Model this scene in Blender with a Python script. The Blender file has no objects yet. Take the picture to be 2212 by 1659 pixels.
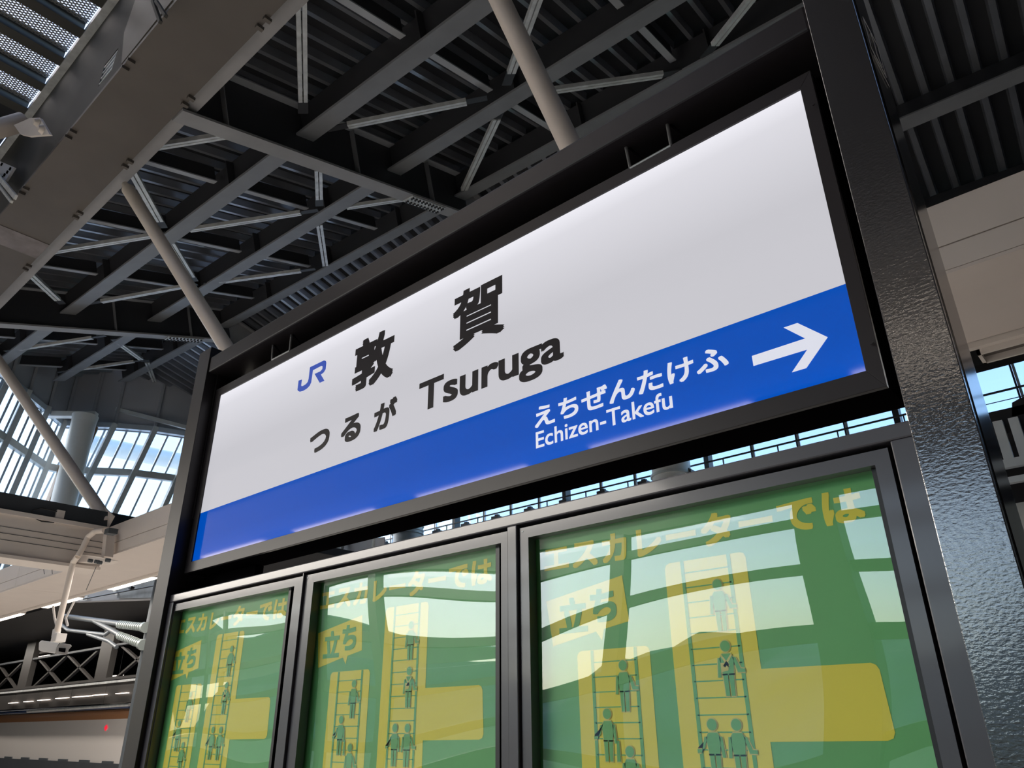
import bpy, bmesh, math, random
from mathutils import Vector, Matrix
random.seed(7)
sc = bpy.context.scene
C = sc.collection
# ------------------------------------------------------------------ camera
F_PX, W_PX, H_PX = 1600.5, 2212.0, 1659.0
EYE = 1.55                                    # height of the lens above the platform
R = Matrix(((0.75308436, 0.28280785, 0.59404013),
            (0.65787214, -0.31235378, -0.68530239),
            (-0.00825821, 0.90689296, -0.42128016)))
cd = bpy.data.cameras.new('camera')
cd.sensor_width = 36.0
cd.lens = 36.0 * F_PX / W_PX
cd.clip_start, cd.clip_end = 0.05, 6000
cam = bpy.data.objects.new('camera', cd)
C.objects.link(cam)
cam.matrix_world = Matrix.Translation((0, 0, EYE)) @ R.to_4x4()
sc.camera = cam
# ------------------------------------------------------------------ sky, exposure
wd = bpy.data.worlds.new('sky'); sc.world = wd
wd.use_nodes = True
nt = wd.node_tree; nt.nodes.clear()
sky = nt.nodes.new('ShaderNodeTexSky')
sky.sky_type = 'NISHITA'
sky.sun_disc = False
sky.sun_elevation = math.radians(38)
sky.sun_rotation = math.radians(228)
sky.air_density, sky.dust_density, sky.ozone_density = 1.0, 2.2, 2.5
bg = nt.nodes.new('ShaderNodeBackground'); bg.inputs['Strength'].default_value = 0.50
wo = nt.nodes.new('ShaderNodeOutputWorld')
nt.links.new(sky.outputs[0], bg.inputs[0]); nt.links.new(bg.outputs[0], wo.inputs[0])
sc.view_settings.view_transform = 'Standard'
sc.view_settings.look = 'None'
sc.view_settings.exposure = 0.0
sc.view_settings.gamma = 1.0
sc.view_settings.use_curve_mapping = False

# ------------------------------------------------------------------ measuring helpers (metres, z counted from the lens)
def ray(px, py):
    return R @ Vector(((px - W_PX / 2) / F_PX, -(py - H_PX / 2) / F_PX, -1.0))
def at_y(px, py, Y):
    d = ray(px, py); return d * (Y / d.y)
def at_x(px, py, X):
    d = ray(px, py); return d * (X / d.x)
def at_z(px, py, Z):
    d = ray(px, py); return d * (Z / d.z)
RU = Vector((.9992, .0157, -.0378)).normalized()
RV0 = Vector((-.062, .948, .3118)).normalized()
RN = RU.cross(RV0).normalized()
RV = RN.cross(RU).normalized()
RH = 8.0
def roof(a, b, h=8.0):                        # roof frame: a, b in units of 8 m along and up the slope, h metres off the lens
    return (RU * a + RV * b) * RH + RN * h
def at_roof(px, py, h=8.0):
    d = ray(px, py); return d * (h / d.dot(RN))
V = Vector

# ------------------------------------------------------------------ materials
def mat(name, col, rough=.5, metal=0., spec=.5, noise=0., nscale=8., bump=0., bscale=60., bdist=.001, stretch=(1, 1, 1), coat=0.):
    m = bpy.data.materials.new(name); m.use_nodes = True
    t = m.node_tree; b = t.nodes['Principled BSDF']
    b.inputs['Base Color'].default_value = (*col, 1)
    b.inputs['Roughness'].default_value = rough
    b.inputs['Metallic'].default_value = metal
    b.inputs['Specular IOR Level'].default_value = spec
    b.inputs['Coat Weight'].default_value = coat
    b.inputs['Coat Roughness'].default_value = .08
    tc = t.nodes.new('ShaderNodeTexCoord'); mp = t.nodes.new('ShaderNodeMapping')
    mp.inputs['Scale'].default_value = stretch
    t.links.new(tc.outputs['Object'], mp.inputs[0])
    if noise:
        n = t.nodes.new('ShaderNodeTexNoise'); n.inputs['Scale'].default_value = nscale; n.inputs['Detail'].default_value = 5
        t.links.new(mp.outputs[0], n.inputs[0])
        r = t.nodes.new('ShaderNodeMapRange')
        r.inputs['From Min'].default_value = .25; r.inputs['From Max'].default_value = .75
        r.inputs['To Min'].default_value = 1 - noise; r.inputs['To Max'].default_value = 1 + noise
        t.links.new(n.outputs[0], r.inputs[0])
        x = t.nodes.new('ShaderNodeVectorMath'); x.operation = 'SCALE'; x.inputs[0].default_value = col
        t.links.new(r.outputs[0], x.inputs['Scale']); t.links.new(x.outputs[0], b.inputs['Base Color'])
    if bump:
        n = t.nodes.new('ShaderNodeTexNoise'); n.inputs['Scale'].default_value = bscale; n.inputs['Detail'].default_value = 3
        t.links.new(mp.outputs[0], n.inputs[0])
        k = t.nodes.new('ShaderNodeBump'); k.inputs['Strength'].default_value = bump; k.inputs['Distance'].default_value = bdist
        t.links.new(n.outputs[0], k.inputs['Height']); t.links.new(k.outputs[0], b.inputs['Normal'])
        if coat: t.links.new(k.outputs[0], b.inputs['Coat Normal'])
    return m
def emit(name, col, s):
    m = bpy.data.materials.new(name); m.use_nodes = True
    b = m.node_tree.nodes['Principled BSDF']
    b.inputs['Base Color'].default_value = (*[c * .5 for c in col], 1)
    b.inputs['Emission Color'].default_value = (*col, 1); b.inputs['Emission Strength'].default_value = s
    return m
def clear_sheet(name, fac_ior, tint=(1, 1, 1), rough=0.0, flat=None):
    m = bpy.data.materials.new(name); m.use_nodes = True
    t = m.node_tree; t.nodes.clear()
    o = t.nodes.new('ShaderNodeOutputMaterial'); mx = t.nodes.new('ShaderNodeMixShader')
    a = t.nodes.new('ShaderNodeBsdfTransparent'); a.inputs[0].default_value = (*tint, 1)
    g = t.nodes.new('ShaderNodeBsdfGlossy'); g.inputs['Roughness'].default_value = rough
    if flat is None:
        f = t.nodes.new('ShaderNodeFresnel'); f.inputs[0].default_value = fac_ior
        t.links.new(f.outputs[0], mx.inputs[0])
    else:
        mx.inputs[0].default_value = flat
    t.links.new(a.outputs[0], mx.inputs[1]); t.links.new(g.outputs[0], mx.inputs[2]); t.links.new(mx.outputs[0], o.inputs[0])
    return m

M = {}
M['frame'] = mat('dark_paint', (.026, .022, .024), .34, spec=.28, noise=.06, nscale=3)
M['post'] = mat('orange_peel_paint', (.030, .028, .030), .30, spec=.5, bump=.30, bscale=120, bdist=.0010, stretch=(1, 1, 1.9), coat=1.)
M['post'].node_tree.nodes['Principled BSDF'].inputs['Coat IOR'].default_value = 2.1
M['post'].node_tree.nodes['Principled BSDF'].inputs['Coat Roughness'].default_value = .05
M['mirror'] = mat('polished_trim', (.17, .16, .155), .12, metal=.9)
M['black'] = mat('black_recess', (.006, .005, .006), .75, spec=.0)
M['case'] = mat('case_paint', (.070, .066, .076), .3, spec=.6, coat=.3)
M['gasket'] = mat('black_gasket', (.008, .008, .009), .4)
M['wire'] = mat('handle_wire', (.32, .31, .31), .3, metal=.6)
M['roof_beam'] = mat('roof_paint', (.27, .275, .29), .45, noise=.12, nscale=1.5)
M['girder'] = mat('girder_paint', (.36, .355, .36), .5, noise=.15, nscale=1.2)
M['web'] = mat('shaded_web', (.045, .046, .052), .5)  # beam paint with the webs' shade put into the colour
M['deck'] = mat('deck_sheet', (.020, .021, .025), .6, noise=.2, nscale=.8)  # shade of the recesses between the ribs put into the colour
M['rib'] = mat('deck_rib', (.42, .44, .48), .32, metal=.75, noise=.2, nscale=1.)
M['tie'] = mat('tie_paint', (.46, .48, .51), .4, noise=.15, nscale=1.)
M['galv'] = mat('galvanised', (.80, .81, .80), .4, metal=.3, noise=.2, nscale=5)
M['brown'] = mat('box_girder_paint', (.125, .108, .095), .5, noise=.12, nscale=.9)
M['greyplate'] = mat('grey_plate', (.085, .082, .075), .65, spec=.3, noise=.12, nscale=.7)
M['beige'] = mat('beige_cladding', (.78, .70, .64), .55, noise=.03, nscale=2)
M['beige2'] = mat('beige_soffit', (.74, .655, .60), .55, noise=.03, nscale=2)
M['tube'] = mat('beige_tube', (.90, .79, .70), .38, noise=.03, nscale=3)
M['darkbeam'] = mat('dark_steel', (.055, .06, .068), .45, noise=.1, nscale=2)
M['darkest'] = mat('dark_wall', (.02, .019, .02), .6, noise=.2, nscale=.5)
M['mullion'] = mat('mullion_aluminium', (.62, .70, .78), .4, metal=.3)
M['steel'] = mat('pale_steel', (.74, .79, .80), .42, metal=.1, noise=.1, nscale=2)
M['white'] = mat('white_paint', (.90, .92, .91), .4, noise=.02)
M['browncol'] = mat('brown_cladding', (.30, .17, .08), .5, noise=.1)
M['fascia'] = mat('grey_fascia', (.50, .51, .55), .5, noise=.05, nscale=.6)
M['floor'] = mat('platform_floor', (.55, .53, .50), .55, noise=.08, nscale=2)
M['concrete'] = mat('track_concrete', (.36, .35, .34), .8, noise=.1, nscale=.5)
M['concrete_light'] = mat('bounce_paving', (.55, .54, .51), .85, noise=.08, nscale=.1)
M['ground'] = mat('outdoor_ground', (.12, .17, .09), .9, noise=.3, nscale=.05)
M['hill'] = mat('wooded_hill', (.13, .19, .19), .95, noise=.35, nscale=.02)  # bluish haze mixed into the colour of the woods
M['insul'] = mat('porcelain', (.20, .225, .22), .25)
M['arm'] = mat('arm_grey', (.07, .08, .09), .45)
M['cctv'] = mat('camera_shell', (.88, .83, .79), .35)
M['train'] = mat('train_body', (.72, .66, .62), .22, coat=.4)
M['copper'] = mat('copper_band', (.42, .20, .10), .25)
M['navy'] = mat('navy_band', (.04, .07, .16), .25)
M['truss'] = mat('truss_paint', (.055, .050, .047), .5)
M['chrome'] = mat('roof_edge_silver', (.30, .31, .34), .2, metal=.6)
M['red'] = emit('red_marker', (.9, .02, .05), .9)
M['pane'] = clear_sheet('window_glass', 1.5, tint=(.93, .98, 1.0), flat=.05)
M['acrylic'] = clear_sheet('poster_acrylic', 1.5, tint=(.97, .98, .97), flat=.14)
M['lamp'] = emit('lamp_diffuser', (1.0, .86, .72), 7.)
M['lamp_far'] = emit('far_lamp', (1.0, .86, .75), 2.4)
M['green'] = mat('poster_green', (.17, .56, .19), .5, noise=.05, nscale=5)
M['yellow'] = mat('poster_yellow', (.98, .88, .09), .5)
M['outline'] = mat('poster_pale', (.80, .74, .22), .5)
M['sticker'] = mat('sticker_line', (.95, .90, .82), .4)

def mesh_screen():                            # expanded metal: too fine to build, a real perforated sheet with a diamond grid
    m = bpy.data.materials.new('expanded_mesh'); m.use_nodes = True
    t = m.node_tree; t.nodes.clear()
    o = t.nodes.new('ShaderNodeOutputMaterial'); mx = t.nodes.new('ShaderNodeMixShader')
    a = t.nodes.new('ShaderNodeBsdfTransparent'); b = t.nodes.new('ShaderNodeBsdfDiffuse'); b.inputs[0].default_value = (.30, .29, .27, 1)
    tc = t.nodes.new('ShaderNodeTexCoord')
    out = []
    for ang in (33, -33):
        mp = t.nodes.new('ShaderNodeMapping'); mp.inputs['Rotation'].default_value = (0, 0, math.radians(ang))
        w = t.nodes.new('ShaderNodeTexWave'); w.inputs['Scale'].default_value = 4.6; w.wave_profile = 'SIN'
        t.links.new(tc.outputs['Object'], mp.inputs[0]); t.links.new(mp.outputs[0], w.inputs[0])
        c = t.nodes.new('ShaderNodeMath'); c.operation = 'LESS_THAN'; c.inputs[1].default_value = .34
        t.links.new(w.outputs['Fac'], c.inputs[0]); out.append(c)
    mxm = t.nodes.new('ShaderNodeMath'); mxm.operation = 'MAXIMUM'
    t.links.new(out[0].outputs[0], mxm.inputs[0]); t.links.new(out[1].outputs[0], mxm.inputs[1])
    t.links.new(mxm.outputs[0], mx.inputs[0]); t.links.new(a.outputs[0], mx.inputs[1]); t.links.new(b.outputs[0], mx.inputs[2])
    t.links.new(mx.outputs[0], o.inputs[0])
    return m
M['mesh'] = mesh_screen()

# ------------------------------------------------------------------ object helpers
def tag(o, label=None, cat=None, group=None, kind=None):
    if label: o['label'] = label
    if cat: o['category'] = cat
    if group: o['group'] = group
    if kind: o['kind'] = kind
    return o
def thing(name, loc, label=None, cat=None, group=None, kind=None):
    o = bpy.data.objects.new(name, None); C.objects.link(o)
    o.location = V(loc) + V((0, 0, EYE)); o.empty_display_size = .2
    return tag(o, label, cat, group, kind)

class MB:
    def __init__(s): s.v, s.f = [], []
    def add(s, vs, fs):
        n = len(s.v); s.v += [V(p) for p in vs]; s.f += [tuple(n + i for i in f) for f in fs]; return s
    def hexa(s, p):                           # p: four bottom corners, four top corners
        return s.add(p, [(3, 2, 1, 0), (4, 5, 6, 7), (0, 1, 5, 4), (1, 2, 6, 5), (2, 3, 7, 6), (3, 0, 4, 7)])
    def box(s, x0, x1, y0, y1, z0, z1):
        return s.hexa([(x0, y0, z0), (x1, y0, z0), (x1, y1, z0), (x0, y1, z0), (x0, y0, z1), (x1, y0, z1), (x1, y1, z1), (x0, y1, z1)])
    def sweep(s, P0, P1, prof, up):           # prof: (side, up) points; lines run along P0->P1
        P0, P1 = V(P0), V(P1); d = (P1 - P0).normalized()
        side = d.cross(V(up)).normalized(); u2 = side.cross(d).normalized()
        n = len(prof)
        vs = [P0 + side * a + u2 * b for a, b in prof] + [P1 + side * a + u2 * b for a, b in prof]
        return s.add(vs, [tuple(range(n))[::-1], tuple(range(n, 2 * n))] + [(i, (i + 1) % n, n + (i + 1) % n, n + i) for i in range(n)])
    def bar(s, P0, P1, w, h, up=(0, 0, 1)):   # bottom centre on the line
        return s.sweep(P0, P1, [(-w / 2, 0), (w / 2, 0), (w / 2, h), (-w / 2, h)], up)
    def ibeam(s, P0, P1, w, h, tf, tw, up=(0, 0, 1)):
        a, b = w / 2, tw / 2
        return s.sweep(P0, P1, [(-a, 0), (a, 0), (a, tf), (b, tf), (b, h - tf), (a, h - tf), (a, h), (-a, h), (-a, h - tf), (-b, h - tf), (-b, tf), (-a, tf)], up)
    def tube(s, P0, P1, r, n=14, r1=None):
        P0, P1 = V(P0), V(P1); d = (P1 - P0).normalized()
        up = V((0, 0, 1)) if abs(d.z) < .9 else V((1, 0, 0))
        a = d.cross(up).normalized(); b = a.cross(d); r1 = r if r1 is None else r1
        vs = [P0 + (a * math.cos(t) + b * math.sin(t)) * r for t in [2 * math.pi * k / n for k in range(n)]]
        vs += [P1 + (a * math.cos(t) + b * math.sin(t)) * r1 for t in [2 * math.pi * k / n for k in range(n)]]
        return s.add(vs, [tuple(range(n))[::-1], tuple(range(n, 2 * n))] + [(i, (i + 1) % n, n + (i + 1) % n, n + i) for i in range(n)])
    def path(s, pts, r, n=10):
        for a, b in zip(pts, pts[1:]): s.tube(a, b, r, n)
        return s
    def prism(s, pts, y0, y1):                # pts (x, z) outline, thickness in y
        n = len(pts)
        vs = [(x, y0, z) for x, z in pts] + [(x, y1, z) for x, z in pts]
        return s.add(vs, [tuple(range(n)), tuple(range(n, 2 * n))[::-1]] + [((i + 1) % n, i, n + i, n + (i + 1) % n) for i in range(n)])
    def slab(s, pts, vec):                    # planar outline in space, thickened by vec
        n = len(pts); pts = [V(p) for p in pts]; vec = V(vec)
        return s.add(pts + [p + vec for p in pts], [tuple(range(n)), tuple(range(n, 2 * n))[::-1]] + [((i + 1) % n, i, n + i, n + (i + 1) % n) for i in range(n)])
    def build(s, name, m, parent=None, smooth=False, bevel=0.):
        org = V(parent.matrix_basis.translation) if parent is not None and parent.parent is None else V((0, 0, 0))
        if parent is not None and parent.parent is not None:
            org = V(parent['org']) if 'org' in parent else V(parent.parent.matrix_basis.translation)
        vs = [p + V((0, 0, EYE)) for p in s.v]
        if parent is None:
            lo = V((min(p.x for p in vs), min(p.y for p in vs), min(p.z for p in vs))); hi = V((max(p.x for p in vs), max(p.y for p in vs), max(p.z for p in vs)))
            org = V(((lo.x + hi.x) / 2, (lo.y + hi.y) / 2, lo.z))
        me = bpy.data.meshes.new(name); me.from_pydata([p - org for p in vs], [], s.f)
        bm = bmesh.new(); bm.from_mesh(me); bmesh.ops.recalc_face_normals(bm, faces=bm.faces)
        if bevel: bmesh.ops.bevel(bm, geom=bm.edges[:], offset=bevel, segments=2, affect='EDGES', profile=.5)
        bm.to_mesh(me); bm.free()
        me.materials.append(M[m] if isinstance(m, str) else m)
        if smooth:
            for p in me.polygons: p.use_smooth = True
            me.set_sharp_from_angle(angle=math.radians(40))
        o = bpy.data.objects.new(name, me); C.objects.link(o)
        if parent is None: o.location = org
        else: o.parent = parent
        return o
def struct(o, label=None):
    o['kind'] = 'structure'
    if label: o['label'] = label
    return o

ORD = ['first', 'second', 'third', 'fourth', 'fifth', 'sixth', 'seventh', 'eighth', 'ninth', 'tenth', 'eleventh', 'twelfth']
# ================================================================== THE SETTING
# ---- floor and ground outside
fl = struct(MB().box(-75, 14, -3.6, 6.6, -1.85, -1.55).build('floor', 'floor'), 'pale grey station platform floor under the sign')
struct(MB().box(-75, 14, -12.4, 24.4, -3.0, -2.75).build('trim_1', 'concrete'), 'grey concrete track bed beside the platform')
gnd = MB().box(-900, 900, -1500, 1500, -12.2, -12.0).build('terrain', 'ground'); tag(gnd, 'green plain outside the station windows', 'ground', kind='structure')
struct(MB().box(-400, -76, -160, 200, -12.0, -11.7).build('reflector', 'concrete_light'), 'added pale forecourt outside the left end of the station')  # added ground that bounces sky light up under the left roof
# hills seen behind the photographer, mirrored in the poster covers
hm = MB()
nx, xs = 90, -1400
ridge = lambda x: 98 + 30 * math.sin(x * .0042 + .6) + 14 * math.sin(x * .013 + 2) + 5 * math.sin(x * .041) + 2.0 * math.sin(x * .11)
for k in range(nx):
    a, b = xs + k * 30, xs + (k + 1) * 30
    for (y0, s0), (y1, s1) in (((-640, 0), (-760, .55)), ((-760, .55), (-900, 1)), ((-900, 1), (-1100, .2))):
        hm.add([(a, y0, -12 + ridge(a) * s0), (b, y0, -12 + ridge(b) * s0), (b, y1, -12 + ridge(b) * s1), (a, y1, -12 + ridge(a) * s1)], [(0, 1, 2, 3)])
tag(hm.build('hill_range', 'hill', smooth=True), 'dark wooded hill range beyond the station, seen mirrored in the poster covers', 'hills', kind='structure')

# ---- roof: ceiling > beams, braces, deck sheets, ribs   (A, B in metres along the platform and up the slope, h = metres off the lens)
def RR(A, B, h): return RU * A + RV * B + RN * h
ceil = thing('ceiling', RR(-15, 11, 9.2), 'dark corrugated steel station roof', kind='structure')
DK, HP, HS, HG = 9.2, 8.5, 8.8, 7.98
th = math.radians(-13)
F2 = V((-.06, math.cos(th), math.sin(th))).normalized()
N2 = RU.cross(F2).normalized()
purl = [1.130 * HP, 1.453 * HP, 1.757 * HP]
BRG = purl[2]
BLO = .745 * DK
AMIN, AMAX = -35.5, 5.6
SK = -.075                                     # the ribs run slightly askew
def on2(A, s, h=0.):                           # facet 2: the deck falls away beyond the ridge beam
    return RR(A, BRG, HP) + F2 * s + N2 * h
for (va, vb) in zip([BLO] + purl[:2], purl):
    for (ua, ub) in zip([AMIN, -24.2, -11.4], [-24.2, -11.4, AMAX]):
        if vb == BRG: vb += .12
        q = [RR(ua, va, DK + .16), RR(ub, va, DK + .16), RR(ub, vb, DK + .16), RR(ua, vb, DK + .16)]
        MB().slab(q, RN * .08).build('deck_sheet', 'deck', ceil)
for (sa, sb) in ((-.35, 3.6), (3.6, 6.6), (6.6, 13.9)):
    for (ua, ub) in zip([AMIN, -24.2, -11.4], [-24.2, -11.4, 13.5]):
        q = [on2(ua, sa, .86), on2(ub, sa, .86), on2(ub, sb, .86), on2(ua, sb, .86)]
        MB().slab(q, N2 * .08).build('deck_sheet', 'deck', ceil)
a = AMIN + .4
while a < AMAX:
    MB().sweep(RR(a + .30, BLO, DK), RR(a - .30, BRG, DK), [(-.045, 0), (.045, 0), (.09, .16), (-.09, .16)], RN).build('deck_rib', 'rib', ceil)
    a += .47
a = AMIN + .4
while a < 13.2:
    MB().sweep(on2(a, -.1, .70), on2(a - .1, 13.6, .70), [(-.06, 0), (.06, 0), (.10, .16), (-.10, .16)], N2).build('deck_rib', 'rib', ceil)
    a += .50
for v in purl:
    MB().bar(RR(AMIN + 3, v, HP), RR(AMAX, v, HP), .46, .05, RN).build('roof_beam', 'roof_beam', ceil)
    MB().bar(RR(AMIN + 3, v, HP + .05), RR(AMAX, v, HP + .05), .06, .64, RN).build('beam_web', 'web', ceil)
    for a in (-31, -27.6, -21, -17.6, -14.3, -7.8, -4.5, -1.2, 2.1):
        MB().slab([RR(a, v - .22, HP + .05), RR(a, v + .22, HP + .05), RR(a, v + .22, DK - .05), RR(a, v - .22, DK - .05)], RU * .03).build('stiffener', 'web', ceil)
for s in (3.6, 6.6, 9.6):
    MB().bar(on2(-32, s), on2(13.4, s), .36, .05, N2).build('roof_beam', 'roof_beam', ceil)
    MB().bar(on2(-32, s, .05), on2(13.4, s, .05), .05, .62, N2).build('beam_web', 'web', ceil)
for k in range(11):
    A0 = -11.4 + 3.3 * (k - 6)
    if k == 6 or k == 2: continue
    for va, vb in ((BLO, purl[0] - .24), (purl[0] + .24, purl[1] - .24), (purl[1] + .24, purl[2] - .24)):
        f = lambda v: A0 + SK * (v - 8.5)
        MB().bar(RR(f(va), va, HS), RR(f(vb), vb, HS), .15, .03, RN).build('tie_beam', 'tie', ceil)
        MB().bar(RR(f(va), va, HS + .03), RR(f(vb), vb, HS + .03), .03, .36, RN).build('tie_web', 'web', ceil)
for (ua, ub, r0) in ((-1.434 * HG, -1.512 * HG, 1), (-3.03 * HG, -3.045 * HG, 1)):
    B0, B1 = .835 * HG, BRG + .25
    MB().slab([RR(ua - .2, B0, HG), RR(ua + .2, B0, HG), RR(ub + .2, B1, HG), RR(ub - .2, B1, HG)], RN * .05).build('girder_flange', 'girder', ceil)
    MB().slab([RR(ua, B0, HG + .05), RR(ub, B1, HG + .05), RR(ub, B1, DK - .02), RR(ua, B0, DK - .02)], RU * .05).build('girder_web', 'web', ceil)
    MB().slab([RR(ua - .2, B0, DK - .04), RR(ua + .25, B0, DK - .04), RR(ub + .25, B1, DK - .04), RR(ub - .2, B1, DK - .04)], RN * .03).build('girder_top_flange', 'tie', ceil)
    f = lambda v: V(RR(ua + (ub - ua) * (v - B0) / (B1 - B0), v, HG))
    for v in (7.6, 11.0, 13.6):
        MB().slab([f(v) + RU * .05 + RN * .06, f(v) + RU * .19 + RN * .06, f(v) + RU * .19 + RN * 1.15, f(v) + RU * .05 + RN * 1.15], RV * .02).build('stiffener', 'roof_beam', ceil)
    L = [f(1.60 * HG), f(1.76 * HG)]
    MB().bar(L[0] - RN * .035, L[1] - RN * .035, .34, .03, RN).build('splice_plate', 'galv', ceil)
    bolts = MB()
    for i in range(10):
        for j in (-.13, -.07, .07, .13):
            p = L[0] + (L[1] - L[0]) * ((i + .5) / 10) + RU * j - RN * .05
            bolts.tube(p - RN * .025, p + RN * .02, .024, 6)
    bolts.build('bolt_row', 'web', ceil)['kind'] = 'stuff'
    g2a, g2b = (ub, -12.1 if ub > -15 else -24.2)
    MB().ibeam(on2(g2a, .1, HG - HP + .02), on2(g2b, 13.0, -.45), .40, 1.1, .05, .05, N2).build('girder_flange', 'girder', ceil)
# diagonal braces: double angles, measured ends on the roof
BR = [((307, 326), (487, 297)), ((275, 355), (345, 480)), ((410, 500), (650, 463)), ((75, 553), (330, 512)),
      ((688, 370), (690, 432)), ((690, 487), (703, 575)), ((752, 275), (1008, 224)), ((1074, 260), (1003, 412)),
      ((1163, 0), (1105, 160)), ((1162, 204), (1432, 165)), ((1625, 0), (1545, 100)), ((651, 0), (655, 222)),
      ((474, 612), (650, 588)), ((749, 451), (870, 433)), ((370, 527), (415, 600)), ((50, 580), (125, 650)), ((220, 654), (395, 622)),
      ((40, 757), (200, 732)), ((150, 803), (290, 783)), ((255, 742), (305, 778)), ((318, 785), (352, 872))]
for (p, q) in BR:
    h = 8.5
    A, B = at_roof(*p, h), at_roof(*q, h)
    d = (B - A).normalized(); sd = d.cross(RN).normalized() * .05
    MB().bar(A + sd, B + sd, .075, .09, RN).bar(A - sd, B - sd, .075, .09, RN).build('brace', 'galv', ceil)
    for E_ in (A, B):
        s_ = d if E_ is B else -d
        MB().bar(E_ + s_ * .0 + RN * .035, E_ + s_ * .45 + RN * .035, .20, .02, RN).build('gusset_plate', 'web', ceil)

# ---- the big brown box girder with its tall plate side, stiffener fins and mesh skylight
bg_ = thing('box_girder', (-14, 3.1, 10.1), 'broad brown box girder crossing the upper left corner', 'girder')
MB().box(-28, 14, 2.55, 3.66, 10.1, 10.19).build('bottom_flange', 'brown', bg_)
h0, h1 = at_y(218, 168, 2.76), at_y(250, 122, 2.76)          # a louvred daylight slot in the side plate
h2, h3 = at_y(228, 138, 2.76), at_y(240, 153, 2.76)
HX0, HX1, HZ0, HZ1 = min(h0.x, h1.x), max(h0.x, h1.x), min(h2.z, h3.z), max(h2.z, h3.z)
MB().box(-28, HX0, 2.76, 2.82, 10.19, 14.2).build('side_plate', 'greyplate', bg_)
MB().box(HX1, 14, 2.76, 2.82, 10.19, 14.2).build('side_plate', 'greyplate', bg_)
MB().box(HX0, HX1, 2.76, 2.82, 10.19, HZ0).build('side_plate', 'greyplate', bg_)
MB().box(HX0, HX1, 2.76, 2.82, HZ1, 14.2).build('side_plate', 'greyplate', bg_)
for k in range(4):
    zz = HZ0 + (HZ1 - HZ0) * (k + .5) / 4
    MB().box(HX0, HX1, 2.76, 2.79, zz - .012, zz + .012).build('louvre', 'galv', bg_)
MB().box(-28, 14, 3.4, 3.46, 10.19, 12.2).build('back_plate', 'web', bg_)
MB().box(-28, 14, 3.66, 3.95, 10.28, 10.36).build('ledge_strip', 'girder', bg_)
MB().slab([at_y(292, 0, 2.70), at_y(372, 0, 2.70), at_y(262, 138, 2.70), at_y(268, 70, 2.70)], (0, .05, 0)).build('fin_plate', 'brown', bg_)
for x in (-21.0, -18.6, -15.6, -13.2, -10.8, -8.4):
    for yy in (2.55, 3.60):
        for xq in (x, x + .22): MB().box(xq, xq + .07, yy - .02, yy + .10, 10.04, 10.1).build('clamp', 'brown', bg_)
MB().box(-17.9, -17.1, 2.56, 3.65, 10.085, 10.1).build('joint_plate', mat('worn_plate', (.22, .19, .19), .4, noise=.3, nscale=3), bg_)
sk = thing('window_1', (-16, 1.2, 14.2), 'mesh skylight with steel ribs in the top left corner', kind='structure')
MB().box(-28, 14, 2.60, 2.76, 14.14, 14.32).build('edge_angle', M['galv'], sk)
X0 = -40.0
bx = []
xx = -17.25 + 1.16 * 12
while xx > -27:
    bx.append(xx); xx -= 1.16
for i, x in enumerate(bx):
    MB().ibeam((x, -12.0, 14.2), (x, 2.6, 14.2), .30, .34, .03, .03).build('rib', 'greyplate', sk)
    MB().box(x - 1.16 + .15, x - .15, -12.0, 2.6, 14.42, 14.43).build('mesh_panel' if x > -17.5 else 'cover_sheet', 'mesh' if x > -17.5 or i % 3 == 0 else 'deck', sk)
MB().box(-28, bx[-1] - .2, -12, 2.7, 14.2, 14.5).box(bx[0] + .15, 14, -12, 2.7, 14.2, 14.5).build('cover_sheet', 'deck', sk)

# ---- far clerestory wall: window_2
YF = 24.0
w2 = thing('window_2', (-12, YF, .341 * YF), 'long clerestory window with thin mullions far behind the sign', kind='structure')
zb, zt = .300 * YF, .420 * YF
struct(MB().box(-75, 14, YF, YF + .3, -3, zb).build('wall_back', 'darkest'), 'dark wall under the far clerestory')
struct(MB().box(-31, 14, YF, YF + .3, zt, 15.5).build('wall_back.001', 'darkest'), 'dark wall over the far clerestory')
x = -30.5; i = 0
while x < 12:
    big = i % 4 == 0
    if big: MB().box(x - .09, x + .09, YF - .4, YF - .05, zb, zt).build('mullion', 'darkbeam', w2)
    else:
        MB().box(x - .06, x - .01, YF - .06, YF, zb, zt).build('mullion', 'darkbeam', w2)
        MB().box(x + .00, x + .07, YF - .06, YF, zb, zt).build('mullion', 'mullion', w2)
    MB().box(x + .05, x + 1.55, YF + .02, YF + .04, zb, zt).build('pane', 'pane', w2)
    x += 1.6; i += 1
MB().box(-31, 12, YF - .12, YF + .02, .398 * YF, .43 * YF).build('head_rail', 'beige', w2)
cw = thing('catwalk_railing', (-12, 22.4, .30 * 22.4), 'thin dark maintenance railing in front of the far clerestory', 'railing')
YR = 22.6
for zz, r_ in ((.3615 * YR, .030), (.350 * YR, .012)):
    MB().bar((-30, YR, zz), (12, YR, zz), r_ * 1.6, r_ * 1.6).build('rail', 'darkbeam', cw)
x = -29.2
while x < 11:
    MB().box(x - .018, x + .018, YR - .02, YR + .02, .29 * YR, .362 * YR).build('baluster', 'darkbeam', cw); x += 1.9
MB().box(-30, 12, YR - .5, YR + .5, .30 * YR, .315 * YR).build('walkway', 'darkbeam', cw)
ub = thing('ledge_fixture', (-18, 22.2, .33 * 22.2))
x = -27.0; i = 0
C.objects.unlink(ub); bpy.data.objects.remove(ub)
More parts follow.
